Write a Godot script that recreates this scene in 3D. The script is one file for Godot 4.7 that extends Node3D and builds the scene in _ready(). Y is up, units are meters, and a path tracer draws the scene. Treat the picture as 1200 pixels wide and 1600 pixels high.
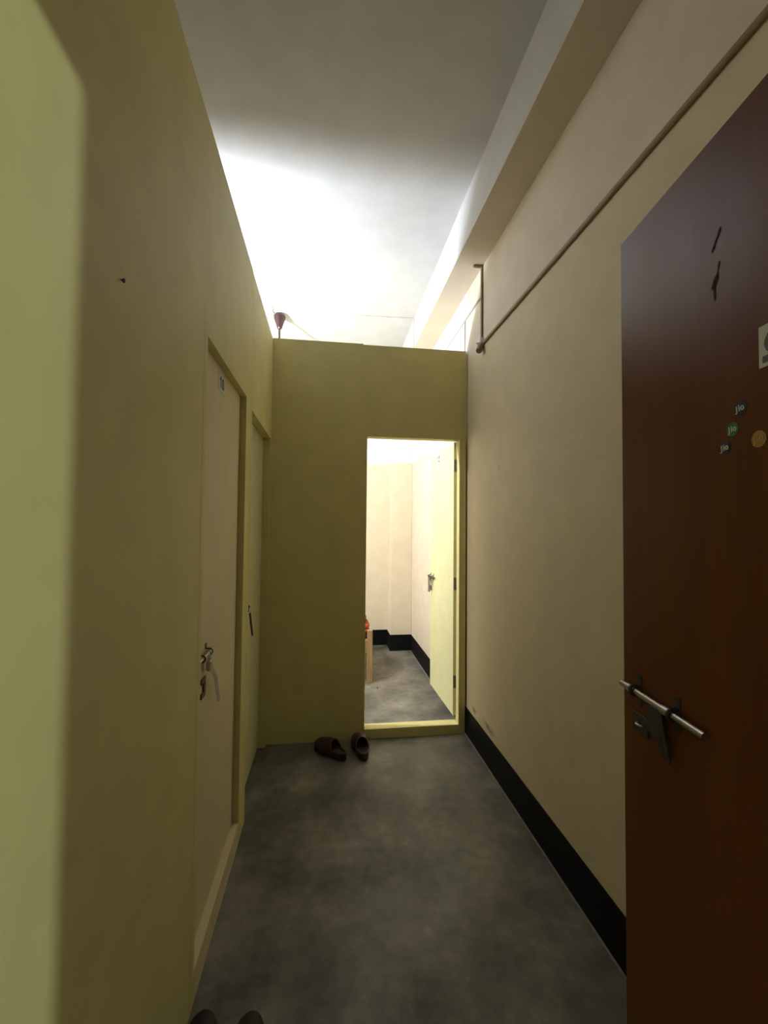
extends Node3D
# x to the right, y up, d = distance ahead of the doorway (Godot z = -d); metres

const XL := -0.397      # corridor face of the left partition
const XR := 1.013       # right wall
const DE := 3.009       # corridor face of the end partition
const HT := 2.80        # partition height
const HB := 3.253       # underside of the beam
const HC := 3.553       # ceiling
const XB := 0.822       # left face of the beam
const XO := -2.30       # outer wall of the cubicles
const DF := 5.32        # far wall
const LAMP := Vector3(-1.05, 2.60, -3.23)
const LOBBY_LAMP := Vector3(2.47, 2.21, 1.76)

var M := {}
var used := {}
var rng := RandomNumberGenerator.new()

func _ready() -> void:
	rng.seed = 11
	make_camera()
	make_light()
	make_materials()
	build_shell()
	build_partitions()
	build_doors()
	build_wiring()
	build_fan()
	build_bed()
	build_footwear()
	build_small()

# ------------------------------------------------------------------ camera, light
func make_camera() -> void:
	var cam := Camera3D.new()
	cam.name = "camera"
	cam.fov = rad_to_deg(2.0 * atan(800.0 / 663.1))
	cam.near = 0.02
	cam.far = 60.0
	add_child(cam)
	cam.position = Vector3(0, 1.5, 0)
	cam.basis = Basis(Vector3.UP, -0.1313) * Basis(Vector3.RIGHT, 0.0309) * Basis(Vector3.BACK, 0.0096)
	cam.current = true

func make_light() -> void:
	var we := WorldEnvironment.new()
	we.name = "environment"
	var e := Environment.new()
	e.background_mode = Environment.BG_COLOR
	e.background_color = Color(0, 0, 0)
	e.tonemap_mode = Environment.TONE_MAPPER_LINEAR
	e.tonemap_exposure = 1.0
	e.sdfgi_enabled = true
	e.ssao_enabled = true
	e.ssil_enabled = true
	we.environment = e
	add_child(we)
	bulb_light("room_light", LAMP, Color(0.93, 0.96, 1.0), 5.0, 0.042)
	bulb_light("lobby_light", LOBBY_LAMP, Color(0.92, 1.0, 0.98), 4.5, 0.035)

func bulb_light(called: String, at: Vector3, c: Color, energy: float, size: float) -> void:
	var l := OmniLight3D.new()
	l.name = called
	l.light_color = c
	l.light_energy = energy
	l.light_size = size
	l.omni_range = 12.0
	l.omni_attenuation = 2.0
	l.shadow_enabled = true
	add_child(l)
	l.position = at

# ------------------------------------------------------------------ materials
func noise_image(sd: int, freq: float, octs: int, size: int) -> Image:
	var n := FastNoiseLite.new()
	n.seed = sd
	n.noise_type = FastNoiseLite.TYPE_SIMPLEX_SMOOTH
	n.frequency = freq
	n.fractal_octaves = octs
	return n.get_seamless_image(size, size)

func tint_tex(sd: int, freq: float, octs: int, size: int, a: Color, b: Color) -> ImageTexture:
	var src := noise_image(sd, freq, octs, size)
	var im := Image.create(size, size, true, Image.FORMAT_RGB8)
	for y in size:
		for x in size:
			im.set_pixel(x, y, a.lerp(b, src.get_pixel(x, y).r))
	im.generate_mipmaps()
	return ImageTexture.create_from_image(im)

func bump_tex(sd: int, freq: float, octs: int, size: int, strength: float) -> ImageTexture:
	var im := noise_image(sd, freq, octs, size)
	im.convert(Image.FORMAT_RGBA8)
	im.bump_map_to_normal_map(strength)
	im.generate_mipmaps()
	return ImageTexture.create_from_image(im)

func lin(r: float, g: float, b: float) -> Color:
	return Color(r, g, b).linear_to_srgb()

func plain(r: float, g: float, b: float, rough: float, metal := 0.0) -> StandardMaterial3D:
	var m := StandardMaterial3D.new()
	m.albedo_color = lin(r, g, b)
	m.roughness = rough
	m.metallic = metal
	return m

func paint(r: float, g: float, b: float, rough: float, mottle: Texture2D, bump: Texture2D, bump_scale := 0.12) -> StandardMaterial3D:
	var m := plain(r, g, b, rough)
	m.albedo_texture = mottle
	m.normal_enabled = true
	m.normal_texture = bump
	m.normal_scale = bump_scale
	m.uv1_triplanar = true
	m.uv1_world_triplanar = true
	m.uv1_scale = Vector3(0.9, 0.9, 0.9)
	return m

func make_materials() -> void:
	var mottle := tint_tex(3, 0.008, 5, 512, Color(0.955, 0.955, 0.95), Color(1, 1, 1))
	var roller := bump_tex(5, 0.09, 3, 512, 1.0)
	M.yellow = paint(0.80, 0.70, 0.30, 0.62, mottle, roller)
	M.cream = paint(0.79, 0.69, 0.56, 0.7, mottle, roller)
	M.pale = paint(0.80, 0.71, 0.59, 0.7, mottle, roller)
	M.white = paint(0.68, 0.68, 0.69, 0.8, mottle, roller, 0.2)
	M.leaf_beige = paint(0.84, 0.70, 0.43, 0.55, mottle, roller, 0.12)
	M.leaf_green = paint(0.80, 0.76, 0.44, 0.5, mottle, roller, 0.12)
	M.room_pink = paint(0.80, 0.69, 0.585, 0.7, mottle, roller)
	M.room_white = paint(0.84, 0.83, 0.81, 0.7, mottle, roller)
	M.black_paint = paint(0.006, 0.006, 0.007, 0.6, mottle, roller, 0.2)
	M.black_paint.metallic_specular = 0.25
	M.cement_edge = plain(0.26, 0.255, 0.24, 0.85)
	# cement floor: trowel clouds, scuffs and specks
	M.floor = floor_material(Color(0.80, 0.785, 0.755))
	M.smudged = right_wall_material(roller)
	M.brown = brown_material()
	M.steel = plain(0.50, 0.46, 0.42, 0.33, 1.0)
	M.dull_steel = plain(0.16, 0.155, 0.14, 0.5, 0.8)
	M.dark_iron = plain(0.045, 0.045, 0.038, 0.55, 0.4)
	M.brass_dark = plain(0.10, 0.075, 0.04, 0.5, 0.6)
	M.conduit = plain(0.30, 0.225, 0.135, 0.6)
	M.conduit_white = plain(0.60, 0.58, 0.55, 0.5)
	M.fan = plain(0.036, 0.009, 0.013, 0.2)
	M.fan.clearcoat_enabled = true
	M.fan.clearcoat = 0.6
	M.card = plain(0.70, 0.68, 0.62, 0.7)
	M.ink = plain(0.03, 0.03, 0.03, 0.7)
	M.paper = plain(0.62, 0.60, 0.52, 0.75)
	M.dark_cloth = plain(0.035, 0.022, 0.015, 0.8)
	M.wood = wood_material(0.50, 0.33, 0.17, 0.55)
	M.orange = plain(0.42, 0.085, 0.03, 0.85)
	M.brown_cloth = plain(0.16, 0.06, 0.035, 0.9)
	M.black_cloth = plain(0.02, 0.02, 0.022, 0.9)
	M.sandal = plain(0.055, 0.017, 0.016, 0.55)
	M.sandal_sole = plain(0.03, 0.022, 0.016, 0.7)
	M.insole = plain(0.16, 0.07, 0.055, 0.7)
	M.shoe = plain(0.005, 0.0045, 0.005, 0.65)
	M.lace = plain(0.35, 0.33, 0.30, 0.8)
	M.ceramic = plain(0.75, 0.73, 0.70, 0.35)
	M.black_plastic = plain(0.015, 0.015, 0.015, 0.4)
	M.sticker_dark = plain(0.018, 0.012, 0.03, 0.45)
	M.sticker_green = plain(0.03, 0.16, 0.07, 0.45)
	M.sticker_orange = plain(0.42, 0.22, 0.03, 0.5)
	M.sticker_orange_ink = plain(0.55, 0.36, 0.12, 0.5)
	M.sticker_white = plain(0.65, 0.65, 0.66, 0.5)
	M.card_grey = plain(0.13, 0.12, 0.10, 0.6)
	var g := StandardMaterial3D.new()
	g.albedo_color = Color(0.95, 0.95, 0.95)
	g.emission_enabled = true
	g.emission = Color(0.95, 0.97, 1.0)
	g.emission_energy_multiplier = 4.0
	M.bulb = g

func floor_material(shade: Color) -> StandardMaterial3D:
	var size := 1024
	var clouds := noise_image(21, 0.006, 5, size)
	var scuff := noise_image(22, 0.03, 4, size)
	var speck := noise_image(23, 0.25, 2, size)
	var im := Image.create(size, size, true, Image.FORMAT_RGB8)
	for y in size:
		for x in size:
			var c := clouds.get_pixel(x, y).r
			var s := scuff.get_pixel(x, y).r
			var k := speck.get_pixel(x, y).r
			var v := 0.57 + 0.30 * (c - 0.5) + 0.13 * (s - 0.5) + 0.05 * (k - 0.5)
			if s > 0.78: v += 0.10 * (s - 0.78) / 0.22
			v = clampf(v, 0.2, 0.95)
			im.set_pixel(x, y, Color(v, v * 0.985, v * 0.945))
	im.generate_mipmaps()
	var m := StandardMaterial3D.new()
	m.albedo_texture = ImageTexture.create_from_image(im)
	m.albedo_color = shade
	var r := tint_tex(27, 0.01, 4, 256, Color(0.34, 0.34, 0.34), Color(0.60, 0.60, 0.60))
	m.roughness_texture = r
	m.roughness = 1.0
	m.normal_enabled = true
	m.normal_texture = bump_tex(25, 0.012, 3, 512, 4.0)
	m.normal_scale = 0.3
	m.uv1_triplanar = true
	m.uv1_world_triplanar = true
	m.uv1_scale = Vector3(0.42, 0.42, 0.42)
	return m

# cream wall paint with a few dirt smudges above the skirting; u runs along d (0..5.4), v along the height (0..2.72)
func right_wall_material(bump: Texture2D) -> StandardMaterial3D:
	var w := 1024
	var h := 512
	var n := noise_image(31, 0.02, 5, 1024)
	var im := Image.create(w, h, true, Image.FORMAT_RGB8)
	var base := lin(0.79, 0.665, 0.45)
	var dirt := lin(0.16, 0.11, 0.06)
	for y in h:
		for x in w:
			var d := 5.4 * x / w
			var hh := 2.72 * (1.0 - float(y) / h)
			var k := n.get_pixel(x, y).r
			var c := base * (0.955 + 0.045 * k)
			# long scrape by the end partition
			var a := 0.0
			var line := 0.235 + 0.02 * (k - 0.5)
			if d > 2.46 and d < 2.92:
				a = maxf(a, 0.75 * smoothstep(0.03, 0.0, absf(hh - line)) * smoothstep(2.46, 2.58, d) * smoothstep(2.92, 2.8, d) * smoothstep(0.3, 0.6, k))
			# small marks beside the door
			for s in [[2.42, 1.86, 0.018, 0.3], [2.40, 1.79, 0.012, 0.35], [1.93, 1.95, 0.014, 0.2], [1.66, 0.55, 0.03, 0.18], [2.1, 0.62, 0.025, 0.2]]:
				var q := Vector2((d - s[0]) * 1.4, (hh - s[1]) * 0.6).length()
				a = maxf(a, s[3] * smoothstep(s[2], 0.0, q) * smoothstep(0.35, 0.6, k))
			c = c.lerp(dirt, a)
			im.set_pixel(x, y, Color(c.r, c.g, c.b))
	im.generate_mipmaps()
	var m := StandardMaterial3D.new()
	m.albedo_texture = ImageTexture.create_from_image(im)
	m.roughness = 0.68
	return m

func wood_material(r: float, g: float, b: float, rough: float) -> StandardMaterial3D:
	var m := plain(r, g, b, rough)
	var w := 256
	var n := noise_image(41, 0.02, 4, w)
	var im := Image.create(w, w, true, Image.FORMAT_RGB8)
	for y in w:
		for x in w:
			var k := n.get_pixel((x * 5) % w, y / 4).r
			im.set_pixel(x, y, Color(0.82, 0.78, 0.74).lerp(Color(1, 1, 1), k))
	im.generate_mipmaps()
	m.albedo_texture = ImageTexture.create_from_image(im)
	m.uv1_triplanar = true
	m.uv1_scale = Vector3(1.5, 1.5, 1.5)
	return m

# varnished ply: u across the leaf (0..1 = 0.9 m from the free edge), v down the height
func brown_material() -> StandardMaterial3D:
	var w := 512
	var h := 1024
	var n := noise_image(51, 0.012, 4, 512)
	var f := noise_image(52, 0.05, 3, 512)
	var im := Image.create(w, h, true, Image.FORMAT_RGB8)
	var rough := Image.create(w, h, true, Image.FORMAT_RGB8)
	var a := lin(0.105, 0.029, 0.007)
	var b := lin(0.185, 0.058, 0.014)
	var chip := lin(0.035, 0.013, 0.009)
	for y in h:
		for x in w:
			var k := n.get_pixel(x, (y / 5) % 512).r * 0.6 + f.get_pixel((x * 2) % 512, (y / 9) % 512).r * 0.4
			var c := a.lerp(b, 0.3 + 0.4 * smoothstep(0.1, 0.9, k))
			var s := 0.9 * x / w
			var hh := 2.17 - 2.09 * y / h
			# two dark rubbed chips in the varnish high up
			var ro := 0.31 + 0.08 * k
			var kk := f.get_pixel((x * 3) % 512, y % 512).r
			for q in [[0.292, 2.001, 0.275, 1.975, 0.005], [0.290, 1.945, 0.283, 1.925, 0.0042], [0.283, 1.925, 0.276, 1.912, 0.0085], [0.277, 1.912, 0.279, 1.89, 0.0045]]:
				var p := Vector2(s, hh)
				var near := Geometry2D.get_closest_point_to_segment(p, Vector2(q[0], q[1]), Vector2(q[2], q[3]))
				var dist := p.distance_to(near) + (kk - 0.5) * 0.006
				var hit := smoothstep(q[4], q[4] * 0.4, dist)
				c = c.lerp(chip, 0.85 * hit)
				ro = maxf(ro, 0.85 * hit)
			im.set_pixel(x, y, c)
			rough.set_pixel(x, y, Color(ro, ro, ro))
	im.generate_mipmaps()
	rough.generate_mipmaps()
	var m := StandardMaterial3D.new()
	m.albedo_texture = ImageTexture.create_from_image(im)
	m.roughness_texture = ImageTexture.create_from_image(rough)
	m.roughness = 1.0
	m.metallic_specular = 0.29
	return m

# ------------------------------------------------------------------ mesh helpers
func P(x: float, y: float, d: float) -> Vector3:
	return Vector3(x, y, -d)

func begin() -> SurfaceTool:
	var st := SurfaceTool.new()
	st.begin(Mesh.PRIMITIVE_TRIANGLES)
	return st

func poly(st: SurfaceTool, pts: Array, inside: Vector3) -> void:
	var nrm: Vector3 = Vector3.ZERO
	for i in range(1, pts.size() - 1):
		nrm += (pts[i] - pts[0]).cross(pts[i + 1] - pts[0])
	if nrm.length() < 1e-14: return
	nrm = nrm.normalized()
	var mid: Vector3 = Vector3.ZERO
	for p in pts: mid += p
	mid /= pts.size()
	var q := pts.duplicate()
	if nrm.dot(mid - inside) > 0.0: q.reverse()
	else: nrm = -nrm
	for i in range(1, q.size() - 1):
		for j in [0, i, i + 1]:
			st.set_normal(nrm)
			st.set_uv(Vector2(0, 0))
			st.add_vertex(q[j])

# chamfered box between two corners, placed by a transform
func add_box(st: SurfaceTool, a: Vector3, b: Vector3, bev := 0.0, tr := Transform3D.IDENTITY) -> void:
	var lo := Vector3(minf(a.x, b.x), minf(a.y, b.y), minf(a.z, b.z))
	var hi := Vector3(maxf(a.x, b.x), maxf(a.y, b.y), maxf(a.z, b.z))
	var c := (lo + hi) * 0.5
	var hs := (hi - lo) * 0.5
	var e := minf(bev, minf(hs.x, minf(hs.y, hs.z)) * 0.8)
	var inside := tr * c
	var V := func(sx: int, sy: int, sz: int, ax: int) -> Vector3:
		var h := hs - Vector3(e, e, e)
		h[ax] = hs[ax]
		return tr * (c + Vector3(sx * h.x, sy * h.y, sz * h.z))
	for s in [-1, 1]:
		poly(st, [V.call(s, -1, -1, 0), V.call(s, 1, -1, 0), V.call(s, 1, 1, 0), V.call(s, -1, 1, 0)], inside)
		poly(st, [V.call(-1, s, -1, 1), V.call(1, s, -1, 1), V.call(1, s, 1, 1), V.call(-1, s, 1, 1)], inside)
		poly(st, [V.call(-1, -1, s, 2), V.call(1, -1, s, 2), V.call(1, 1, s, 2), V.call(-1, 1, s, 2)], inside)
	if e <= 0.0: return
	for s in [-1, 1]:
		for t in [-1, 1]:
			poly(st, [V.call(s, t, -1, 0), V.call(s, t, 1, 0), V.call(s, t, 1, 1), V.call(s, t, -1, 1)], inside)
			poly(st, [V.call(s, -1, t, 0), V.call(s, 1, t, 0), V.call(s, 1, t, 2), V.call(s, -1, t, 2)], inside)
			poly(st, [V.call(-1, s, t, 1), V.call(1, s, t, 1), V.call(1, s, t, 2), V.call(-1, s, t, 2)], inside)
			for u in [-1, 1]:
				poly(st, [V.call(s, t, u, 0), V.call(s, t, u, 1), V.call(s, t, u, 2)], inside)

func bx(x0: float, x1: float, y0: float, y1: float, d0: float, d1: float, bev := 0.0) -> SurfaceTool:
	var st := begin()
	add_box(st, P(x0, y0, d0), P(x1, y1, d1), bev)
	return st

func ring_strip(st: SurfaceTool, A: Array, B: Array, NA: Array, NB: Array, closed: bool) -> void:
	var n := A.size()
	for i in (n if closed else n - 1):
		var j := (i + 1) % n
		var quad := [[A[i], NA[i]], [A[j], NA[j]], [B[j], NB[j]], [B[i], NB[i]]]
		for tri in [[0, 1, 2], [0, 2, 3]]:
			var t := [quad[tri[0]], quad[tri[1]], quad[tri[2]]]
			var fn: Vector3 = (t[1][0] - t[0][0]).cross(t[2][0] - t[0][0])
			if fn.length() < 1e-16: continue
			var sum: Vector3 = t[0][1] + t[1][1] + t[2][1]
			if fn.dot(sum) > 0.0: t = [t[0], t[2], t[1]]
			for v in t:
				st.set_normal(v[1])
				st.set_uv(Vector2.ZERO)
				st.add_vertex(v[0])

func add_tube(st: SurfaceTool, pts: Array, r: float, segs := 10, caps := true) -> void:
	var rings := []
	var norms := []
	var up := Vector3.UP
	for i in pts.size():
		var t: Vector3
		if i == 0: t = pts[1] - pts[0]
		elif i == pts.size() - 1: t = pts[i] - pts[i - 1]
		else: t = (pts[i] - pts[i - 1]).normalized() + (pts[i + 1] - pts[i]).normalized()
		t = t.normalized()
		if absf(t.dot(up)) > 0.95: up = Vector3(1, 0, 0.1).normalized()
		var s := t.cross(up).normalized()
		var u := s.cross(t).normalized()
		up = u
		var ring := []
		var nr := []
		for k in segs:
			var a := TAU * k / segs
			var nn := s * cos(a) + u * sin(a)
			ring.append(pts[i] + nn * r)
			nr.append(nn)
		rings.append(ring)
		norms.append(nr)
	for i in pts.size() - 1:
		ring_strip(st, rings[i], rings[i + 1], norms[i], norms[i + 1], true)
	if caps:
		poly(st, rings[0], pts[1])
		poly(st, rings[-1], pts[-2])

# profile: [radius, height] along axis; base at origin
func add_lathe(st: SurfaceTool, prof: Array, origin: Vector3, axis := Vector3.UP, segs := 24) -> void:
	axis = axis.normalized()
	var s := axis.cross(Vector3(0.31, 0.2, 0.93)).normalized()
	var u := axis.cross(s).normalized()
	var rings := []
	for p in prof:
		var ring := []
		for k in segs:
			var a := TAU * k / segs
			ring.append(origin + axis * p[1] + (s * cos(a) + u * sin(a)) * p[0])
		rings.append(ring)
	for i in prof.size() - 1:
		var dr: float = prof[i + 1][0] - prof[i][0]
		var dy: float = prof[i + 1][1] - prof[i][1]
		var nr := []
		for k in segs:
			var a := TAU * k / segs
			nr.append(((s * cos(a) + u * sin(a)) * dy - axis * dr).normalized())
		ring_strip(st, rings[i], rings[i + 1], nr, nr, true)

# prism: outline of 2D points, extruded by depth along the third axis of the frame
func add_prism(st: SurfaceTool, outline: PackedVector2Array, t0: float, t1: float, tr: Transform3D) -> void:
	var idx := Geometry2D.triangulate_polygon(outline)
	var cen := Vector2.ZERO
	for p in outline: cen += p
	cen /= outline.size()
	var inside := tr * Vector3(cen.x, cen.y, (t0 + t1) * 0.5)
	var zdir := (tr.basis.z).normalized()
	for z in [t0, t1]:
		var nrm := zdir * (1.0 if z == maxf(t0, t1) else -1.0)
		for i in range(0, idx.size(), 3):
			var t := []
			for k in 3: t.append(tr * Vector3(outline[idx[i + k]].x, outline[idx[i + k]].y, z))
			var fn: Vector3 = (t[1] - t[0]).cross(t[2] - t[0])
			if fn.dot(nrm) > 0.0: t = [t[0], t[2], t[1]]
			for v in t:
				st.set_normal(nrm)
				st.set_uv(Vector2.ZERO)
				st.add_vertex(v)
	var n := outline.size()
	var ccw := not Geometry2D.is_polygon_clockwise(outline)
	for i in n:
		var a := outline[i]
		var b := outline[(i + 1) % n]
		var e := (b - a)
		var o2 := Vector2(e.y, -e.x) if ccw else Vector2(-e.y, e.x)
		var on := (tr.basis * Vector3(o2.x, o2.y, 0)).normalized()
		var A := tr * Vector3(a.x, a.y, t0)
		var B := tr * Vector3(b.x, b.y, t0)
		var C := tr * Vector3(b.x, b.y, t1)
		var D := tr * Vector3(a.x, a.y, t1)
		ring_strip(st, [A, B], [D, C], [on, on], [on, on], false)

func numbered(called: String) -> String:
	if not used.has(called):
		used[called] = 0
		return called
	used[called] += 1
	return "%s_%03d" % [called, used[called]]

func part(called: String, st: SurfaceTool, m: Material, parent: Node, label := "") -> MeshInstance3D:
	var o := MeshInstance3D.new()
	o.mesh = st.commit()
	o.material_override = m
	o.cast_shadow = GeometryInstance3D.SHADOW_CASTING_SETTING_ON
	if parent == self:
		o.name = numbered(called)
	else:
		o.name = called
	parent.add_child(o, true)
	if label != "": o.set_meta("label", label)
	return o

func tag(o: Node, label: String, category: String, group := "", kind := "") -> Node:
	o.set_meta("label", label)
	o.set_meta("category", category)
	if group != "": o.set_meta("group", group)
	if kind != "": o.set_meta("kind", kind)
	return o

func thing(called: String, label: String, category: String, at := Vector3.ZERO, turn := 0.0, group := "", kind := "") -> Node3D:
	var o := Node3D.new()
	o.name = numbered(called)
	add_child(o)
	o.position = at
	o.rotation.y = turn
	tag(o, label, category, group, kind)
	return o

func struct(called: String, st: SurfaceTool, m: Material, label: String, category: String) -> MeshInstance3D:
	var o := part(called, st, m, self)
	tag(o, label, category, "", "structure")
	return o

# ------------------------------------------------------------------ shell
func build_shell() -> void:
	struct("floor", bx(-5.15, 6.15, -0.12, 0.0, -9.15, DF + 0.15), M.floor, "grey trowelled cement floor running from the corridor into the lit room", "floor")
	struct("ceiling", bx(-5.15, 6.15, HC, HC + 0.12, -9.15, DF + 0.15), M.white, "white plastered concrete ceiling above the open-topped partitions", "ceiling")
	# right wall: cream paint below the wiring line, paler paint above
	var wr := thing("wall_right", "cream painted wall opposite the two closed doors, above the black skirting", "wall", Vector3.ZERO, 0.0, "", "structure")
	var st := begin()
	wall_face(st)
	add_box(st, P(XR + 0.001, 0, -0.12), P(XR + 0.15, 2.714, DE + 0.02))
	part("lower_wall", st, M.smudged, wr)
	part("upper_wall", bx(XR, XR + 0.15, 2.714, HC, -0.12, DE + 0.02), M.pale, wr)
	part("room_lower_wall", bx(XR, XR + 0.15, 0, 2.25, DE + 0.02, DF + 0.15), M.room_pink, wr)
	part("room_upper_wall", bx(XR, XR + 0.15, 2.25, HC, DE + 0.02, DF + 0.15), M.room_white, wr)
	# beam along the top of the right wall: white side, cream underside
	var bm := thing("trim_1", "concrete ceiling beam with a white side and cream underside along the right wall", "beam", Vector3.ZERO, 0.0, "", "structure")
	part("side", bx(XB, XR, HB + 0.006, HC, -0.0, DF), M.white, bm)
	part("underside", bx(XB + 0.0005, XR, HB, HB + 0.006, -0.0, DF), M.cream, bm)
	# far room
	var wf := thing("wall_far", "far wall of the lit room, cream below and white above", "wall", Vector3.ZERO, 0.0, "", "structure")
	part("lower_wall", bx(XO, XR, 0, 2.27, DF, DF + 0.15), M.cream, wf)
	part("upper_wall", bx(XO, XR, 2.27, HC, DF, DF + 0.15), M.room_white, wf)
	var wc := thing("wall_column", "square column in the far corner of the lit room, cream below white", "column", Vector3.ZERO, 0.0, "", "structure")
	part("lower_wall", bx(0.758, XR, 0, 2.25, 5.06, DF, 0.004), M.cream, wc)
	part("upper_wall", bx(0.758, XR, 2.25, HB, 5.06, DF, 0.004), M.room_white, wc)
	struct("wall_outer", bx(XO - 0.15, XO, 0, HC, -0.12, DF + 0.15), M.pale, "pale outer wall behind the cubicles", "wall")
	# entrance wall with the doorway that the picture is taken from
	st = begin()
	add_box(st, P(XO, 0, -0.12), P(XL - 0.002, HC, 0))
	add_box(st, P(0.571, 0, -0.12), P(XR, HC, 0))
	add_box(st, P(XL - 0.002, 2.20, -0.12), P(0.571, HC, 0))
	struct("wall_front", st, M.cream, "cream entrance wall with the open doorway", "wall")
	# the hall behind the doorway
	struct("wall_hall_right", bx(6.0, 6.15, 0, HC, -9.15, -0.12), M.pale, "pale wall on the right of the entrance hall", "wall")
	struct("wall_hall_back", bx(-5.0, 6.0, 0, HC, -9.15, -9.0), M.pale, "pale wall at the back of the entrance hall", "wall")
	struct("wall_hall_left", bx(-5.15, -5.0, 0, HC, -9.15, -0.12), M.pale, "pale wall on the left of the entrance hall", "wall")
	var hf := begin()
	add_box(hf, P(XR + 0.15, 0, -0.12), P(6.15, HC, -0.0))
	add_box(hf, P(-5.15, 0, -0.12), P(XO - 0.15, HC, -0.0))
	struct("wall_hall_front", hf, M.pale, "pale hall wall either side of the doorway", "wall")
	# black painted skirting
	struct("baseboard_right", bx(XR - 0.006, XR, 0, 0.19, 0.0, 5.06, 0.002), M.black_paint, "black painted skirting along the cream right wall", "skirting")
	struct("baseboard_far", bx(XO, 0.752, 0, 0.19, DF - 0.006, DF, 0.002), M.black_paint, "black painted skirting on the far wall of the lit room", "skirting")
	var bc := begin()
	add_box(bc, P(0.752, 0, 5.054), P(XR - 0.006, 0.19, 5.06), 0.002)
	add_box(bc, P(0.752, 0, 5.06), P(0.758, 0.19, DF), 0.002)
	struct("baseboard_column", bc, M.black_paint, "black painted skirting round the column in the lit room", "skirting")
	struct("trim_2", bx(XR - 0.014, XR - 0.006, 0, 0.004, 0.0, 5.05, 0.001), M.cement_edge, "thin grey cement fillet between floor and black skirting", "trim")

func wall_face(st: SurfaceTool) -> void:
	var c := [[0.0, 0.0], [3.029, 0.0], [3.029, 2.714], [0.0, 2.714]]
	for i in [0, 1, 2, 0, 2, 3]:
		st.set_normal(Vector3(-1, 0, 0))
		st.set_uv(Vector2(c[i][0] / 5.4, 1.0 - c[i][1] / 2.72))
		st.add_vertex(P(XR, c[i][1], c[i][0]))

# a vertical board with a rectangular opening; a..b along the board, thickness between t0 and t1
func holed(along_d: bool, a: float, b: float, top: float, oa: float, ob: float, oy0: float, oy1: float, t0: float, t1: float) -> SurfaceTool:
	var st := begin()
	for r in [[a, oa, 0.0, top], [ob, b, 0.0, top], [oa, ob, oy1, top], [oa, ob, 0.0, oy0]]:
		if r[1] - r[0] < 0.001 or r[3] - r[2] < 0.001: continue
		if along_d: add_box(st, P(t0, r[2], r[0]), P(t1, r[3], r[1]))
		else: add_box(st, P(r[0], r[2], t0), P(r[1], r[3], t1))
	return st

func build_partitions() -> void:
	var wl := thing("wall_left", "pale yellow board partition with two closed doors", "partition", Vector3.ZERO, 0.0, "", "structure")
	part("panel", bx(XL - 0.04, XL, 0, HT, 0.0, 1.3896), M.yellow, wl)
	part("panel", holed(true, 1.3902, 2.2195, HT + 0.001, 1.401, 2.135, 0.0, 2.148, XL - 0.04, XL), M.yellow, wl)
	part("panel", holed(true, 2.2205, DE + 0.04, HT - 0.006, 2.221, 3.004, 0.0, 2.121, XL - 0.04, XL), M.yellow, wl)
	part("batten", bx(XL - 0.055, XL - 0.04, 0, HT - 0.02, 1.36, 1.42), M.yellow, wl)
	part("batten", bx(XL - 0.055, XL - 0.04, 2.15, HT - 0.02, 2.19, 2.25), M.yellow, wl)
	var we := thing("wall_end", "olive yellow board partition closing the corridor, with the open doorway", "partition", Vector3.ZERO, 0.0, "", "structure")
	part("panel", bx(XO, XL - 0.041, 0, HT, DE, DE + 0.04), M.yellow, we)
	part("panel", bx(XL, 0.2374, 0, HT + 0.002, DE, DE + 0.04), M.yellow, we)
	part("panel", holed(false, 0.2376, 1.003, HT - 0.004, 0.256, 1.0025, 0.0, 2.148, DE, DE + 0.04), M.yellow, we)
	part("batten", bx(0.21, 0.27, 2.14, HT - 0.03, DE + 0.04, DE + 0.055), M.yellow, we)
	part("filler", bx(1.003, XR - 0.006, 0, HT - 0.02, DE + 0.012, DE + 0.035), M.yellow, we)
	struct("wall_cubicle", bx(XO, XL - 0.056, 0, HT, 2.16, 2.20), M.yellow, "yellow board partition between the two closed cubicles", "partition")

# ------------------------------------------------------------------ doors
func text_mesh(called: String, words: String, size: float, m: Material, parent: Node, tr: Transform3D) -> MeshInstance3D:
	var t := TextMesh.new()
	var f := SystemFont.new()
	f.font_names = PackedStringArray(["Droid Sans"])
	f.font_weight = 700
	t.font = f
	t.text = words
	t.font_size = 32
	t.pixel_size = size / 32.0
	t.depth = 0.0006
	var o := MeshInstance3D.new()
	o.mesh = t
	o.material_override = m
	o.name = called
	parent.add_child(o, true)
	o.transform = tr
	return o

# frame whose x runs along the door (away from hinge), y up, z out of the face
func face(origin: Vector3, along: Vector3) -> Transform3D:
	var ax := along.normalized()
	return Transform3D(Basis(ax, Vector3.UP, ax.cross(Vector3.UP).normalized()), origin)

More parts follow.
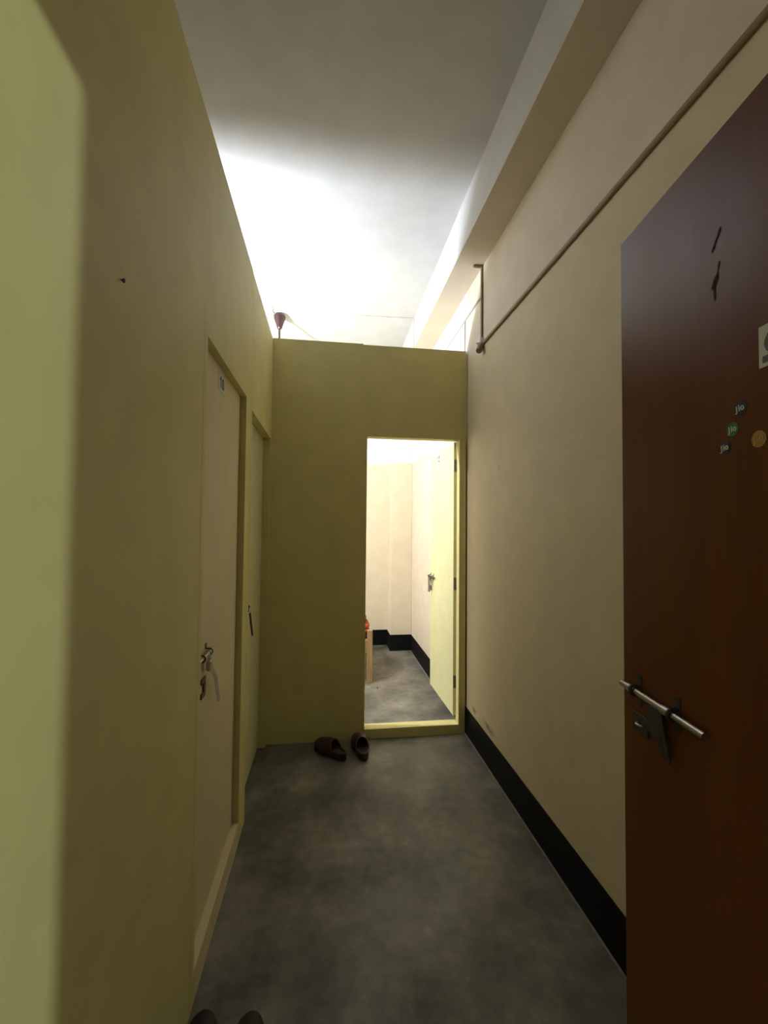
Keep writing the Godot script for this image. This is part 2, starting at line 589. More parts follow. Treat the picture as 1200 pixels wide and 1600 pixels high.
# sliding bolt with a hinged hasp, in a face frame: x along the rod
func aldrop(p: Node, tr: Transform3D, length: float, r: float, dark: Material, bright: Material, called: String, label: String, flapped := true) -> MeshInstance3D:
	var st := begin()
	add_tube(st, [tr * Vector3(0, 0, r * 2.2), tr * Vector3(length, 0, r * 2.2)], r, 12)
	add_lathe(st, [[r, 0.0], [r * 1.45, 0.002], [r * 1.45, 0.026], [r, 0.028]], tr * Vector3(length * 0.60, 0, r * 2.2), tr.basis.x, 14)
	var bolt := part(called, st, bright, p, label)
	# two staples that carry the rod
	for fx in [0.235, 0.70]:
		st = begin()
		var c: float = length * fx
		var arc := []
		for k in 9:
			var a := PI * k / 8.0
			arc.append(tr * Vector3(c, cos(a) * r * 1.7, r * 2.0 + sin(a) * r * 1.7))
		arc.push_front(tr * Vector3(c, r * 1.7, 0.001))
		arc.push_back(tr * Vector3(c, -r * 1.7, 0.001))
		add_tube(st, arc, r * 0.42, 8)
		add_box(st, Vector3(c - r * 1.1, r * 1.5, 0), Vector3(c + r * 1.1, r * 4.6, 0.0022), 0.0006, tr)
		add_box(st, Vector3(c - r * 1.1, -r * 4.6, 0), Vector3(c + r * 1.1, -r * 1.5, 0.0022), 0.0006, tr)
		part("staple", st, dark, bolt)
	if not flapped: return bolt
	# slotted hasp hanging from the rod
	var k := length / 0.25
	var flap := PackedVector2Array([Vector2(-0.028, 0.0), Vector2(0.022, 0.0), Vector2(0.020, -0.03), Vector2(0.014, -0.088), Vector2(0.004, -0.098), Vector2(-0.006, -0.088), Vector2(-0.014, -0.05), Vector2(-0.03, -0.034)])
	var inner := PackedVector2Array([Vector2(0.000, -0.038), Vector2(0.007, -0.038), Vector2(0.008, -0.074), Vector2(0.001, -0.074)])
	st = begin()
	var pts := PackedVector2Array()
	for q in flap: pts.append(q * k)
	var tilt := Transform3D(Basis(Vector3.RIGHT, 0.12), Vector3(length * 0.52, 0, r * 3.0))
	add_prism(st, pts, -0.0015, 0.0015, tr * tilt)
	part("hasp", st, dark, bolt)
	st = begin()
	pts = PackedVector2Array()
	for q in inner: pts.append(q * k)
	add_prism(st, pts, 0.0012, 0.0018, tr * tilt)
	part("slot", st, M.black_plastic, bolt)
	return bolt

func build_doors() -> void:
	# door_1: beige leaf, closed
	var d1 := thing("door_1", "closed beige door in a yellow frame, with a number card and bolt", "door", P(XL, 0, 1.77), 0.0, "", "structure")
	var off := -d1.position
	side_frame_at(d1, off, 1.436, 2.100, 0.10, 2.113, 0.035)
	box_at("leaf", d1, off, XL - 0.058, XL - 0.028, 0.102, 2.111, 1.438, 2.096, 0.0015, M.leaf_beige)
	var f1 := face(P(XL - 0.028, 1.045, 1.46) + off, Vector3(0, 0, -1))
	aldrop(d1, f1, 0.19, 0.0065, M.brass_dark, M.steel, "bolt", "small steel sliding bolt", false)
	var st := begin()
	# C shaped staple plate under the bolt
	var cp := face(P(XL - 0.028, 0.93, 1.555) + off, Vector3(0, 0, -1))
	add_box(st, Vector3(-0.02, -0.034, 0), Vector3(0.03, -0.016, 0.006), 0.001, cp)
	add_box(st, Vector3(-0.02, 0.016, 0), Vector3(0.03, 0.034, 0.006), 0.001, cp)
	add_box(st, Vector3(0.008, -0.016, 0), Vector3(0.03, 0.016, 0.006), 0.001, cp)
	part("staple_plate", st, M.brass_dark, d1, "dark bracket plate")
	ribbon(d1, P(XL - 0.012, 1.02, 1.585) + off, [Vector3(0, 0, 0), Vector3(0.004, -0.05, -0.03), Vector3(0.008, -0.085, -0.062), Vector3(0.006, -0.15, -0.10), Vector3(0.004, -0.20, -0.135)], 0.02, M.paper, "tag_strip", "pale paper strip tied to the bolt")
	st = begin()
	var lk := P(XL - 0.010, 1.02, 1.575) + off
	add_box(st, lk + Vector3(-0.007, -0.035, 0.014), lk + Vector3(0.007, 0.0, -0.014), 0.003)
	var sh := []
	for k in 9:
		var a := PI * k / 8.0
		sh.append(lk + Vector3(0, sin(a) * 0.02, cos(a) * 0.010))
	add_tube(st, sh, 0.0028, 8)
	part("padlock", st, M.steel, d1, "small steel padlock")
	number_card(d1, P(XL - 0.0275, 2.055, 1.735) + off, Vector3(0, 0, -1), 0.10, 0.075, "10")

	# door_2: pale green-yellow leaf, closed
	var d2 := thing("door_2", "closed pale yellow door next to the end partition", "door", P(XL, 0, 2.60), 0.0, "", "structure")
	off = -d2.position
	side_frame_at(d2, off, 2.255, 2.970, 0.0, 2.087, 0.034)
	box_at("leaf", d2, off, XL - 0.078, XL - 0.048, 0.012, 2.085, 2.257, 2.968, 0.0015, M.leaf_green)
	var f2 := face(P(XL - 0.048, 1.03, 2.30) + off, Vector3(0, 0, -1))
	st = begin()
	add_tube(st, [f2 * Vector3(0, 0, 0.010), f2 * Vector3(0.2, 0, 0.010)], 0.006, 10)
	var b2 := part("bolt", st, M.brass_dark, d2, "dark sliding bolt")
	for fx in [0.05, 0.15]:
		st = begin()
		add_box(st, Vector3(fx - 0.008, -0.02, 0), Vector3(fx + 0.008, 0.02, 0.018), 0.003, f2)
		part("staple", st, M.brass_dark, b2)
	ribbon(d2, P(XL - 0.030, 1.0, 2.475) + off, [Vector3(0, 0, 0), Vector3(0.004, -0.05, -0.01), Vector3(0.006, -0.10, -0.035), Vector3(0.004, -0.145, -0.075)], 0.022, M.dark_cloth, "strap", "dark strap hanging from the bolt")
	number_card(d2, P(XL - 0.0475, 2.03, 2.62) + off, Vector3(0, 0, -1), 0.09, 0.07, "")

	# door_3: frame in the end partition and an open leaf
	var d3 := thing("door_3", "open pale yellow door leaf swung into the lit room", "door", P(0.61, 0, DE), 0.0, "", "structure")
	off = -d3.position
	var fd0 := DE - 0.004
	var fd1 := DE + 0.068
	box_at("jamb", d3, off, 0.256, 0.272, 0, 2.132, DE - 0.0005, fd1, 0.0005, M.yellow)
	box_at("jamb", d3, off, 0.952, 1.002, 0, 2.132, fd0, fd1, 0.002, M.yellow)
	box_at("lintel", d3, off, 0.256, 1.002, 2.132, 2.148, DE - 0.0005, fd1, 0.0005, M.yellow)
	box_at("threshold", d3, off, 0.272, 0.952, 0, 0.070, fd0, fd1 + 0.012, 0.003, M.yellow)
	var hinge := P(0.930, 0, 3.072) + off
	var free := P(0.912, 0, 3.70) + off
	var lf := face(hinge, free - hinge)       # z points to the right wall
	var L := hinge.distance_to(free)
	st = begin()
	add_box(st, Vector3(0, 0.105, 0), Vector3(L, 2.128, 0.021), 0.0015, lf)
	var leaf := part("leaf", st, M.leaf_green, d3)
	for hy in [0.35, 1.07, 1.95]:
		st = begin()
		add_box(st, Vector3(-0.003, hy - 0.045, 0.002), Vector3(0.0, hy + 0.045, 0.019), 0.0005, lf)
		add_tube(st, [lf * Vector3(-0.003, hy - 0.045, 0.019), lf * Vector3(-0.003, hy + 0.045, 0.019)], 0.004, 8)
		part("hinge", st, M.dull_steel, leaf)
	# its bolt sits on the face turned to the room (z < 0), rod end past the free edge
	var back := Transform3D(Basis(-lf.basis.x, Vector3.UP, -lf.basis.z), lf * Vector3(L + 0.03, 1.055, 0))
	aldrop(d3, back, 0.19, 0.0065, M.dull_steel, M.dull_steel, "bolt", "grey sliding bolt with a hanging hasp")
	st = begin()
	var loop := []
	for q in [[0.10, 0.0], [0.10, -0.13], [0.06, -0.13], [0.06, 0.0]]: loop.append(back * Vector3(q[0], q[1], 0.028))
	add_tube(st, loop, 0.004, 8)
	add_box(st, Vector3(0.02, -0.125, 0.0), Vector3(0.075, -0.08, 0.006), 0.001, back)
	part("latch", st, M.dull_steel, d3, "grey latch loop")
	number_card(d3, lf * Vector3(0.40, 2.06, -0.0008), -lf.basis.x, 0.10, 0.09, "12")

	build_entrance_door()

func side_frame_at(p: Node, off: Vector3, d0: float, d1: float, y0: float, y1: float, w: float) -> void:
	var x1 := XL + 0.0006
	var x0 := XL - 0.085
	box_at("jamb", p, off, x0, x1, 0, y1, d0 - w, d0, 0.0008, M.yellow)
	box_at("jamb", p, off, x0, x1, 0, y1, d1, d1 + w, 0.0008, M.yellow)
	box_at("lintel", p, off, x0, x1, y1, y1 + w, d0 - w, d1 + w, 0.0008, M.yellow)
	if y0 > 0.02: box_at("threshold", p, off, x0, x1, 0, y0, d0, d1, 0.001, M.leaf_beige)

func box_at(called: String, p: Node, off: Vector3, x0: float, x1: float, y0: float, y1: float, d0: float, d1: float, bev: float, m: Material) -> MeshInstance3D:
	var st := begin()
	add_box(st, P(x0, y0, d0) + off, P(x1, y1, d1) + off, bev)
	return part(called, st, m, p)

# flat card with digits, centre at c, x runs along 'along'
func number_card(p: Node, c: Vector3, along: Vector3, w: float, h: float, words: String) -> void:
	var tr := face(c, along)
	var st := begin()
	add_box(st, Vector3(-w / 2, -h / 2, 0), Vector3(w / 2, h / 2, 0.001), 0.0, tr)
	var card := part("number_card", st, M.card, p, "white number card")
	if words != "":
		text_mesh("digits", words, h * 0.82, M.ink, card, tr * Transform3D(Basis.IDENTITY, Vector3(0, -h * 0.02, 0.0013)))

func ribbon(p: Node, at: Vector3, pts: Array, w: float, m: Material, called: String, label: String) -> void:
	var st := begin()
	for i in pts.size() - 1:
		var a: Vector3 = at + pts[i]
		var b: Vector3 = at + pts[i + 1]
		var side := Vector3(0.25, 0.12, -1).normalized() * w * 0.5
		var th := (b - a).cross(side).normalized() * 0.0008
		var mid := (a + b) * 0.5
		var c := [a - side - th, a + side - th, b + side - th, b - side - th, a - side + th, a + side + th, b + side + th, b - side + th]
		for q in [[0, 1, 2, 3], [4, 5, 6, 7], [0, 1, 5, 4], [1, 2, 6, 5], [2, 3, 7, 6], [3, 0, 4, 7]]:
			poly(st, [c[q[0]], c[q[1]], c[q[2]], c[q[3]]], mid)
	part(called, st, m, p, label)

func build_entrance_door() -> void:
	# leaf swung open about the right jamb; x of the frame runs from the free edge back to the hinge
	var free := P(0.6808, 0, 0.9063)
	var along := Vector3(-0.12556, 0, 0.99209)
	var d := thing("door_4", "brown varnished entrance door standing open beside the cream wall, with stickers and a bolt", "door", free, 0.0, "", "structure")
	var tr := face(Vector3.ZERO, along)   # z faces away from the corridor or into it
	var zs := 1.0
	if tr.basis.z.x > 0.0: zs = -1.0
	# frame with z pointing into the corridor: mirror x instead of z so text stays readable
	var fr := Transform3D(Basis(along, Vector3.UP, tr.basis.z * zs), Vector3.ZERO)
	var st := begin()
	var W := 0.90
	var top := 2.17
	var bot := 0.08
	var th := 0.035
	# visible face carries the grain
	var c := [[0.0, bot], [W, bot], [W, top], [0.0, top]]
	var nrm := fr.basis.z
	var order := [0, 1, 2, 0, 2, 3]
	var p0 := fr * Vector3(c[0][0], c[0][1], 0)
	var p1 := fr * Vector3(c[1][0], c[1][1], 0)
	var p2 := fr * Vector3(c[2][0], c[2][1], 0)
	if (p1 - p0).cross(p2 - p0).dot(nrm) > 0.0: order = [0, 2, 1, 0, 3, 2]
	for i in order:
		st.set_normal(nrm)
		st.set_uv(Vector2(c[i][0] / W, (top - c[i][1]) / (top - bot)))
		st.add_vertex(fr * Vector3(c[i][0], c[i][1], 0))
	add_box(st, Vector3(0, bot, -th), Vector3(W, top, -0.0006), 0.001, fr)
	part("leaf", st, M.brown, d)
	# bolt
	var rod := begin()
	var bh := 1.148
	var z := 0.012
	add_tube(rod, [fr * Vector3(0.012, bh, z), fr * Vector3(0.260, bh, z)], 0.0066, 14)
	add_lathe(rod, [[0.0066, 0.0], [0.0092, 0.001], [0.0092, 0.020], [0.0066, 0.021]], fr * Vector3(0.152, bh, z), along, 16)
	add_lathe(rod, [[0.0066, 0.0], [0.0088, 0.001], [0.0088, 0.014], [0.0066, 0.015]], fr * Vector3(0.036, bh, z), along, 16)
	var bolt := part("bolt", rod, M.steel, d, "long steel sliding bolt")
	for s in [0.060, 0.178]:
		st = begin()
		var arc := [fr * Vector3(s, bh + 0.0105, 0.0)]
		for k in 9:
			var a := PI * k / 8.0
			arc.append(fr * Vector3(s, bh + cos(a) * 0.0105, z + sin(a) * 0.0095))
		arc.append(fr * Vector3(s, bh - 0.0105, 0.0))
		add_tube(st, arc, 0.0028, 8)
		add_box(st, Vector3(s - 0.007, bh + 0.008, 0), Vector3(s + 0.007, bh + 0.034, 0.002), 0.0005, fr)
		add_box(st, Vector3(s - 0.007, bh - 0.034, 0), Vector3(s + 0.007, bh - 0.008, 0.002), 0.0005, fr)
		part("staple", st, M.dark_iron, bolt)
	# hasp plate hanging from the rod, wide at the top, tapering to a slotted tongue
	st = begin()
	var outline := PackedVector2Array([Vector2(0.106, bh - 0.004), Vector2(0.152, bh - 0.006), Vector2(0.162, bh - 0.050), Vector2(0.176, bh - 0.088), Vector2(0.172, bh - 0.095), Vector2(0.164, bh - 0.090), Vector2(0.128, bh - 0.066), Vector2(0.108, bh - 0.058)])
	add_prism(st, outline, 0.013, 0.016, fr)
	part("hasp", st, M.dark_iron, bolt, "dark slotted hasp")
	st = begin()
	add_prism(st, PackedVector2Array([Vector2(0.142, bh - 0.046), Vector2(0.148, bh - 0.046), Vector2(0.160, bh - 0.080), Vector2(0.154, bh - 0.080)]), 0.0160, 0.0166, fr)
	part("slot", st, M.black_plastic, bolt)
	st = begin()
	add_box(st, Vector3(0.040, 1.060, 0), Vector3(0.092, 1.100, 0.005), 0.001, fr)
	var plate := part("staple_plate", st, M.dark_iron, d, "square dark plate")
	st = begin()
	var ringp := []
	for k in 9:
		var a := PI * k / 8.0
		ringp.append(fr * Vector3(0.068 + cos(a) * 0.008, 1.080, 0.005 + sin(a) * 0.007))
	add_tube(st, ringp, 0.003, 8)
	part("ring", st, M.steel, plate)
	# round stickers and a picture card stuck on the leaf
	# text frame: reading direction runs towards the hinge when seen from the corridor
	var tx := -along if fr.basis.z.cross(along).y < 0.0 else along
	tx = along
	var tz := fr.basis.z
	if tx.cross(Vector3.UP).dot(tz) < 0.0: tx = -along
	for s in [[0.327, 1.689, 0.0115, M.sticker_dark, "Jio", M.sticker_white, "dark round sticker"], [0.312, 1.659, 0.0115, M.sticker_green, "Jio", M.sticker_white, "green round sticker"], [0.296, 1.632, 0.0115, M.sticker_dark, "Jio", M.sticker_white, "dark round sticker, lowest of the three"], [0.359, 1.634, 0.0125, M.sticker_orange, "Jio", M.sticker_orange_ink, "orange round sticker"]]:
		st = begin()
		var pts := PackedVector2Array()
		for k in 28: pts.append(Vector2(s[0] + cos(TAU * k / 28) * s[2], s[1] + sin(TAU * k / 28) * s[2]))
		add_prism(st, pts, 0.0002, 0.0008, fr)
		var k := part("sticker", st, s[3], d, s[6])
		var tf := Transform3D(Basis(tx, Vector3.UP, tz), fr * Vector3(s[0], s[1], 0.0011)) * Transform3D(Basis(Vector3.BACK, 0.12), Vector3.ZERO)
		text_mesh("lettering", s[4], s[2] * 1.15, s[5], k, tf)
	st = begin()
	add_box(st, Vector3(0.362, 1.738, 0.0002), Vector3(0.43, 1.800, 0.001), 0.0, fr)
	var card := part("picture_card", st, M.card, d, "white bordered picture card")
	st = begin()
	var blob := PackedVector2Array()
	for k in 24: blob.append(Vector2(0.393 + cos(TAU * k / 24) * 0.022, 1.772 + sin(TAU * k / 24) * 0.020))
	add_prism(st, blob, 0.001, 0.0012, fr)
	add_box(st, Vector3(0.368, 1.744, 0.001), Vector3(0.424, 1.754, 0.0013), 0.0, fr)
	part("picture", st, M.card_grey, card)

# ------------------------------------------------------------------ wiring
func strip(called: String, a: Vector3, b: Vector3, size: float, thick: float, out: Vector3, m: Material, label: String, extra := []) -> Node:
	var st := begin()
	for seg in [[a, b]] + extra:
		var dir: Vector3 = (seg[1] - seg[0]).normalized()
		var o: Vector3 = seg[2] if seg.size() > 2 else out
		var tr := Transform3D(Basis(dir, o.cross(dir).normalized(), o), seg[0])
		add_box(st, Vector3(0, -size / 2, 0), Vector3(seg[0].distance_to(seg[1]), size / 2, thick), thick * 0.3, tr)
	var p := part(called, st, m, self)
	return tag(p, label, "conduit")

func build_wiring() -> void:
	var left := Vector3(-1, 0, 0)
	strip("cable_conduit", P(XR, 2.714, 0.001), P(XR, 2.714, 2.70), 0.022, 0.014, left, M.conduit, "long brown cable casing running level along the cream right wall")
	strip("cable_conduit", P(XR, 2.725, 2.70), P(XR, HB, 2.70), 0.020, 0.014, left, M.conduit, "upright brown cable casing rising from the ceramic holder to the beam", [[P(XR, HB, 2.70), P(0.945, HB, 2.70), Vector3.DOWN]])
	strip("cable_conduit", P(XR, 3.055, 2.715), P(XR, 3.055, 5.055), 0.014, 0.010, left, M.conduit_white, "thin pale cable casing high on the right wall of the lit room")
	strip("cable_conduit", P(XR, 3.048, 3.066), P(XR, 2.30, 3.066), 0.014, 0.010, left, M.conduit_white, "upright pale cable casing behind the end partition at the right wall")
	strip("cable_conduit", P(-0.56, HC, 4.13), P(XB, HC, 4.075), 0.018, 0.010, Vector3.DOWN, M.conduit_white, "pale cable casing crossing the ceiling from the fan to the beam", [[P(XB, HC, 4.075), P(XB, HB, 4.075), left]])
	# round ceramic holder where the two brown casings meet
	var h := thing("lamp_holder", "round cream lamp holder on the right wall where the brown casings meet", "lamp holder", P(XR, 2.725, 2.71))
	var st := begin()
	add_lathe(st, [[0.0, 0.030], [0.030, 0.030], [0.040, 0.024], [0.043, 0.0]], Vector3.ZERO, left, 28)
	part("base", st, M.ceramic, h)
	st = begin()
	add_lathe(st, [[0.0, 0.062], [0.019, 0.062], [0.021, 0.055], [0.021, 0.01], [0.026, 0.0]], Vector3(-0.014, -0.016, 0.016), Vector3(-0.35, -0.75, 0.35), 20)
	part("socket", st, M.conduit, h)
	st = begin()
	add_lathe(st, [[0.0, 0.006], [0.005, 0.005], [0.006, 0.0]], Vector3(-0.028, 0.008, -0.014), left, 12)
	part("screw", st, M.black_plastic, h)
	# lamps: the bulb that lights the room, and the bulb in the lobby
	bulb_thing("bulb_lamp", "glowing white bulb on the back of the end partition in the lit room", LAMP, Vector3(LAMP.x, LAMP.y, -(DE + 0.04)))
	pendant_thing()

func pendant_thing() -> void:
	var t := thing("pendant_lamp", "glowing white bulb hanging on a cord in the entrance hall", "lamp", Vector3(LOBBY_LAMP.x, HC, LOBBY_LAMP.z))
	var y := LOBBY_LAMP.y - HC
	var st := begin()
	add_lathe(st, [[0.0, -0.035], [0.02, -0.035], [0.034, -0.02], [0.04, 0.0]], Vector3.ZERO, Vector3.UP, 20)
	part("ceiling_rose", st, M.ceramic, t)
	st = begin()
	add_tube(st, [Vector3(0, -0.03, 0), Vector3(0, y + 0.09, 0)], 0.003, 8)
	part("cord", st, M.black_plastic, t)
	st = begin()
	add_lathe(st, [[0.0, y + 0.095], [0.012, y + 0.095], [0.019, y + 0.08], [0.019, y + 0.03], [0.0, y + 0.03]], Vector3.ZERO, Vector3.UP, 16)
	part("holder", st, M.black_plastic, t)
	st = begin()
	var prof := []
	for k in 13:
		var a := PI * (k / 12.0)
		prof.append([maxf(0.0, 0.034 * sin(a)), y - 0.036 * cos(a)])
	add_lathe(st, prof, Vector3.ZERO, Vector3.UP, 20)
	part("bulb", st, M.bulb, t)

func bulb_thing(called: String, label: String, at: Vector3, wall: Vector3) -> void:
	var t := thing(called, label, "lamp", wall)
	var dir := (at - wall)
	var L := dir.length()
	var ax := dir.normalized()
	var st := begin()
	add_lathe(st, [[0.045, 0.0], [0.045, 0.012], [0.03, 0.02], [0.019, 0.022], [0.019, L - 0.045], [0.0, L - 0.045]], Vector3.ZERO, ax, 20)
	part("holder", st, M.black_plastic, t)
	st = begin()
	var prof := []
	for k in 13:
		var a := PI * (k / 12.0)
		prof.append([maxf(0.0, 0.034 * sin(a)) , L - 0.036 * cos(a)])
	add_lathe(st, prof, Vector3.ZERO, ax, 20)
	part("bulb", st, M.bulb, t)

# ------------------------------------------------------------------ fan
func build_fan() -> void:
	var at := P(-0.492, HC, 4.17)
	var f := thing("ceiling_fan", "dark maroon ceiling fan hanging behind the end partition", "fan", at)
	var st := begin()
	add_lathe(st, [[0.0, -0.008], [0.028, -0.010], [0.054, -0.026], [0.059, -0.040], [0.054, -0.060], [0.036, -0.110], [0.024, -0.148], [0.018, -0.158], [0.0, -0.158]], Vector3.ZERO, Vector3.UP, 32)
	part("canopy", st, M.fan, f)
	st = begin()
	add_tube(st, [Vector3(0, -0.15, 0), Vector3(0, -0.66, 0)], 0.0105, 14)
	part("down_rod", st, M.fan, f)
	st = begin()
	add_lathe(st, [[0.0, -0.62], [0.022, -0.62], [0.05, -0.66], [0.085, -0.69], [0.10, -0.72], [0.10, -0.75], [0.075, -0.775], [0.0, -0.785]], Vector3.ZERO, Vector3.UP, 32)
	part("motor", st, M.fan, f)
	for k in 3:
		var a := TAU * k / 3.0 + 0.4
		var tr := Transform3D(Basis(Vector3.UP, a) * Basis(Vector3.RIGHT, 0.0), Vector3(0, -0.735, 0))
		st = begin()
		add_prism(st, PackedVector2Array([Vector2(0.08, -0.025), Vector2(0.17, -0.045), Vector2(0.55, -0.06), Vector2(0.575, -0.04), Vector2(0.575, 0.04), Vector2(0.55, 0.06), Vector2(0.17, 0.045), Vector2(0.08, 0.025)]), -0.0015, 0.0015, tr * Transform3D(Basis(Vector3.RIGHT, -PI / 2 + 0.16), Vector3.ZERO))
		part("blade", st, M.fan, f)
	st = begin()
	add_tube(st, [Vector3(-0.012, 0, 0.0), Vector3(-0.012, -0.02, 0.0)], 0.006, 8)
	part("hook", st, M.dull_steel, f)
	# ceiling rose with loose wire ends beside the fan
	var r := thing("ceiling_rose", "small white ceiling rose with loose wires beside the fan canopy", "ceiling rose", P(-0.575, HC, 4.14))
	st = begin()
	add_lathe(st, [[0.0, -0.030], [0.022, -0.030], [0.030, -0.022], [0.036, 0.0]], Vector3.ZERO, Vector3.UP, 20)
	part("rose", st, M.ceramic, r)
	for w in [[Vector3(0.01, -0.028, 0.0), Vector3(0.04, -0.055, 0.02), Vector3(0.06, -0.02, 0.01), Vector3(0.07, -0.012, -0.01)], [Vector3(-0.012, -0.026, 0.01), Vector3(-0.03, -0.055, 0.0), Vector3(-0.022, -0.075, -0.01)], [Vector3(0.02, -0.022, 0.02), Vector3(0.035, -0.010, 0.07), Vector3(0.03, -0.006, 0.11)]]:
		st = begin()
		add_tube(st, w, 0.0028, 6)
		part("wire", st, M.dull_steel, r)

# ------------------------------------------------------------------ bed in the lit room
func build_bed() -> void:
	var x1 := 0.438
	var x0 := -1.42
	var d0 := 4.06
	var d1 := 4.92
	var b := thing("wooden_bed", "light wooden bed with square posts in the lit room", "bed", P((x0 + x1) / 2, 0, (d0 + d1) / 2))
	var off := -b.position
	for x in [x0, x1 - 0.048]:
		for d in [d0, d1 - 0.048]:
			box_at("post", b, off, x, x + 0.048, 0, 0.493, d, d + 0.048, 0.003, M.wood)
	box_at("rail", b, off, x0 + 0.048, x1 - 0.048, 0.28, 0.38, d0 + 0.010, d0 + 0.035, 0.002, M.wood)
	box_at("rail", b, off, x0 + 0.048, x1 - 0.048, 0.28, 0.38, d1 - 0.035, d1 - 0.010, 0.002, M.wood)
	box_at("rail", b, off, x1 - 0.036, x1 - 0.012, 0.28, 0.38, d0 + 0.048, d1 - 0.048, 0.002, M.wood)
	box_at("rail", b, off, x0 + 0.012, x0 + 0.036, 0.28, 0.38, d0 + 0.048, d1 - 0.048, 0.002, M.wood)
	box_at("deck", b, off, x0 + 0.036, x1 - 0.036, 0.38, 0.40, d0 + 0.01, d1 - 0.01, 0.002, M.wood)
	var st := begin()
	add_box(st, P(x0 + 0.06, 0.40, d0 + 0.05), P(x1 - 0.03, 0.455, d1 - 0.03), 0.02)
	tag(part("mattress", st, M.black_cloth, self), "thin black mattress lying on the wooden bed", "mattress")
	# folded blankets at the near end, with soft rounded folds
	st = begin()
	soft_fold(st, P(0.27, 0.455, 4.28), 0.30, 0.36, 0.085)
	tag(part("folded_blanket", st, M.orange, self), "folded orange-red blanket at the end of the wooden bed", "blanket")
	st = begin()
	soft_fold(st, P(0.25, 0.541, 4.28), 0.28, 0.34, 0.075)
	tag(part("folded_blanket", st, M.brown_cloth, self), "folded dark brown blanket lying on the orange-red one", "blanket")

# stack of soft folds: rounded slabs
func soft_fold(st: SurfaceTool, at: Vector3, w: float, l: float, h: float) -> void:
	var prof := []
	var n := 2
	for f in n:
		for k in 7:
			var a := -PI / 2 + PI * k / 6.0
			prof.append(Vector2(cos(a) * h / n * 0.5, h * (f + 0.5) / n + sin(a) * h / n * 0.48))
	var rings := []
	for p in prof:
		var ring := []
		for c in 32:
			var a := TAU * c / 32
			var sx := signf(cos(a)) * pow(absf(cos(a)), 0.35)
			var sz := signf(sin(a)) * pow(absf(sin(a)), 0.35)
			ring.append(at + Vector3(sx * (w / 2 - 0.02 + p.x), p.y, sz * (l / 2 - 0.02 + p.x)))
		rings.append(ring)
	for i in prof.size() - 1:
		var nr := []
		var e: Vector2 = prof[i + 1] - prof[i]
		for c in 32:
			var a := TAU * c / 32
			nr.append((Vector3(cos(a), 0, sin(a)) * e.y - Vector3.UP * e.x).normalized())
		ring_strip(st, rings[i], rings[i + 1], nr, nr, true)
	poly(st, rings[-1], at)
	poly(st, rings[0], at + Vector3(0, h, 0))

# ------------------------------------------------------------------ footwear
func foot_half(t: float) -> float:
	# half width of a foot outline, t = 0 heel .. 1 toe
	var ends := sqrt(maxf(0.0, 1.0 - pow(absf(2.0 * t - 1.0), 3.2)))
	return ends * (0.036 + 0.013 * smoothstep(0.25, 0.75, t) - 0.004 * exp(-pow((t - 0.42) / 0.16, 2.0)))

func foot_outline(len: float, grow: float) -> PackedVector2Array:
	var o := PackedVector2Array()
	var n := 22
	for i in n + 1:
		var t := 0.5 - 0.5 * cos(PI * i / n)
		o.append(Vector2(foot_half(t) + grow * sign(foot_half(t)), (t - 0.5) * (len + 2 * grow)))
	for i in range(n - 1, 0, -1):
		var t := 0.5 - 0.5 * cos(PI * i / n)
		o.append(Vector2(-foot_half(t) - grow, (t - 0.5) * (len + 2 * grow)))
	return o

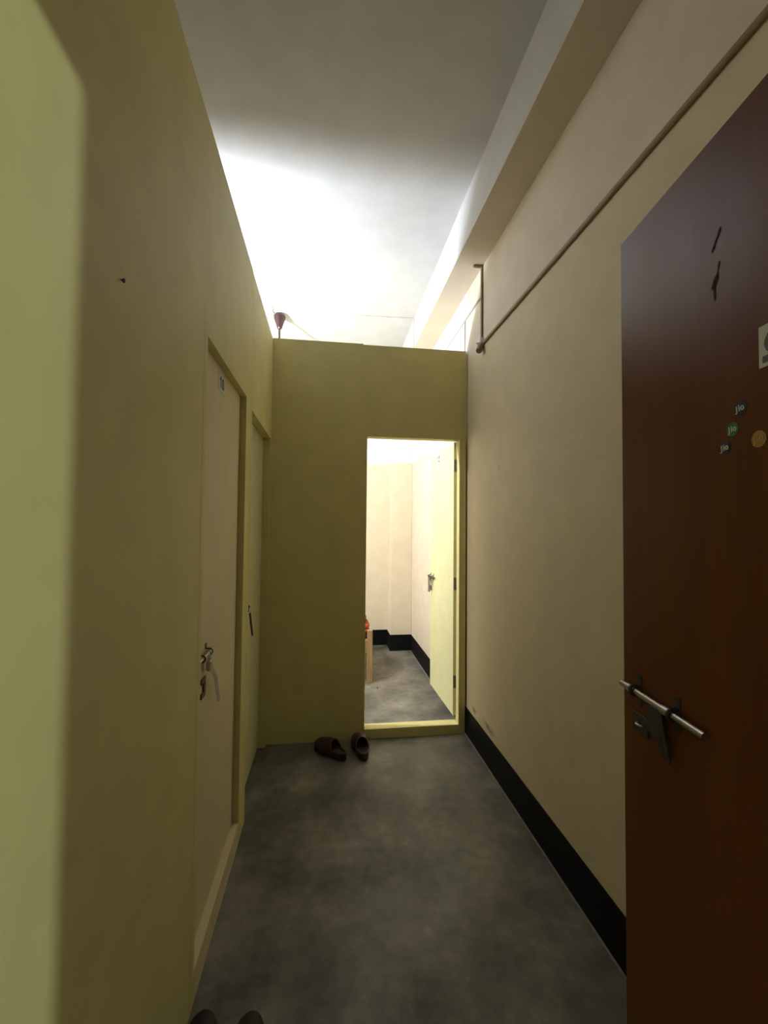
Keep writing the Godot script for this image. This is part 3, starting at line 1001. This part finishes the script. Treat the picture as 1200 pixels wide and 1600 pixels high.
# slip-on sandal, toe towards local -z; open heel, wide closed band over the foot
func make_sandal(label: String, heel: Vector3, toe: Vector3) -> Node3D:
	var dir := toe - heel
	var s := thing("sandal", label, "sandal", (heel + toe) * 0.5, atan2(-dir.x, -dir.z), "pair of maroon sandals")
	var L := 0.272
	var k := 1.16        # broad foam clog
	# frame: outline x -> x, outline y -> -z (towards the toe), extrusion -> y
	var tr := Transform3D(Basis(Vector3(k, 0, 0), Vector3(0, 0, -1), Vector3(0, 1, 0)), Vector3.ZERO)
	var st := begin()
	add_prism(st, foot_outline(L, -0.006), 0.0, 0.006, tr)
	add_prism(st, foot_outline(L, -0.001), 0.006, 0.020, tr)
	add_prism(st, foot_outline(L, -0.003), 0.020, 0.024, tr)
	add_prism(st, foot_outline(L, 0.0), 0.024, 0.040, tr)
	part("sole", st, M.sandal_sole, s)
	# raised rim round the footbed
	st = begin()
	var o := foot_outline(L, -0.005)
	var rim := []
	for q in o: rim.append(Vector3(q.x * k, 0.042, -q.y))
	rim.append(rim[0])
	add_tube(st, rim, 0.007, 8, false)
	part("rim", st, M.sandal, s)
	st = begin()
	add_prism(st, foot_outline(L, -0.008), 0.040, 0.0425, tr)
	part("footbed", st, M.insole, s, "worn reddish footbed")
	# upper: shell over the front of the foot, open at the back
	st = begin()
	var rows := 14
	var cols := 20
	var outer := []
	var inner := []
	for i in rows + 1:
		var f := float(i) / rows
		var t := 0.40 + 0.595 * f
		var w := foot_half(t) * k + 0.0015
		var hgt := lerpf(0.070, 0.040, smoothstep(0.1, 0.9, f)) * sqrt(clampf((1.0 - t) / 0.14, 0.06, 1.0))
		var ro := []
		for j in cols + 1:
			var a := PI * j / cols
			ro.append(Vector3(cos(a) * w, 0.034 + pow(sin(a), 0.75) * hgt, -(t - 0.5) * L + 0.030 * (1.0 - f) * pow(1.0 - sin(a), 1.5)))
		outer.append(ro)
	var no := []
	for i in rows + 1:
		var nn := []
		var ri := []
		for j in cols + 1:
			var du: Vector3 = outer[i][mini(j + 1, cols)] - outer[i][maxi(j - 1, 0)]
			var dv: Vector3 = outer[mini(i + 1, rows)][j] - outer[maxi(i - 1, 0)][j]
			var nv := du.cross(dv).normalized()
			if nv.dot(outer[i][j] - Vector3(0, 0.03, outer[i][j].z + 0.02)) < 0.0: nv = -nv
			nn.append(nv)
			ri.append(outer[i][j] - nv * 0.0045)
		no.append(nn)
		inner.append(ri)
	for i in rows:
		ring_strip(st, outer[i], outer[i + 1], no[i], no[i + 1], false)
		var ni := []
		var nj := []
		for v in no[i]: ni.append(-v)
		for v in no[i + 1]: nj.append(-v)
		ring_strip(st, inner[i], inner[i + 1], ni, nj, false)
	add_tube(st, outer[0], 0.004, 8)
	part("upper", st, M.sandal, s)
	return s

# dark lace-up shoe, toe towards local -z
func make_shoe(label: String, at: Vector3, turn: float) -> Node3D:
	var s := thing("shoe", label, "shoe", at, turn, "pair of dark shoes")
	var L := 0.29
	var tr := Transform3D(Basis(Vector3(1, 0, 0), Vector3(0, 0, -1), Vector3(0, 1, 0)), Vector3.ZERO)
	var st := begin()
	add_prism(st, foot_outline(L, 0.003), 0.0, 0.024, tr)
	part("sole", st, M.sandal_sole, s)
	st = begin()
	var rows := 20
	var cols := 20
	var rings := []
	var norms := []
	for i in rows + 1:
		var t := 0.5 - 0.5 * cos(PI * (0.02 + 0.96 * i / rows))
		var w := foot_half(t)
		var hgt := lerpf(0.085, 0.040, smoothstep(0.40, 0.80, t)) * sqrt(clampf((1.02 - t) / 0.12, 0.15, 1.0))
		var ro := []
		var nn := []
		for j in cols + 1:
			var a := PI * j / cols
			ro.append(Vector3(cos(a) * w, 0.022 + pow(sin(a), 0.6) * hgt, -(t - 0.5) * L))
			nn.append(Vector3(cos(a), sin(a) + 0.01, -0.3 if t > 0.5 else 0.1).normalized())
		rings.append(ro)
		norms.append(nn)
	for i in rows:
		ring_strip(st, rings[i], rings[i + 1], norms[i], norms[i + 1], false)
	part("upper", st, M.shoe, s)
	for k in 4:
		var t := 0.56 + 0.06 * k
		var hgt := lerpf(0.085, 0.040, smoothstep(0.40, 0.80, t))
		st = begin()
		add_tube(st, [Vector3(-0.018, 0.022 + hgt * 0.97, -(t - 0.5) * L), Vector3(0, 0.027 + hgt, -(t - 0.49) * L), Vector3(0.018, 0.022 + hgt * 0.97, -(t - 0.5) * L)], 0.002, 6)
		part("lace", st, M.lace, s)
	return s

func build_footwear() -> void:
	make_sandal("maroon slip-on sandal lying askew beside the end partition", P(0.125, 0, 2.755), P(-0.050, 0, 2.935))
	make_sandal("maroon slip-on sandal pointing straight at the doorway threshold", P(0.252, 0, 2.73), P(0.222, 0, 2.99))
	make_shoe("dark lace-up shoe pushed against the yellow left partition", P(-0.337, 0, 1.235), 0.06)
	make_shoe("dark lace-up shoe standing clear of the yellow left partition", P(-0.215, 0, 1.215), -0.10)

# ------------------------------------------------------------------ small things
func build_small() -> void:
	var n := thing("nail", "small dark nail in the bare yellow left partition", "nail", P(XL, 1.963, 0.855))
	var st := begin()
	add_lathe(st, [[0.0, 0.007], [0.0042, 0.006], [0.0042, 0.004], [0.0016, 0.0035], [0.0016, -0.01]], Vector3.ZERO, Vector3(1, -0.25, 0), 12)
	part("shank", st, M.black_plastic, n)
	st = begin()
	add_lathe(st, [[0.0, 0.006], [0.006, 0.005], [0.009, 0.0]], P(0.475, 0, 3.93), Vector3(0.1, 1, 0.05), 9)
	tag(part("crumb", st, M.dark_cloth, self), "tiny dark crumb on the cement floor of the lit room", "crumb")
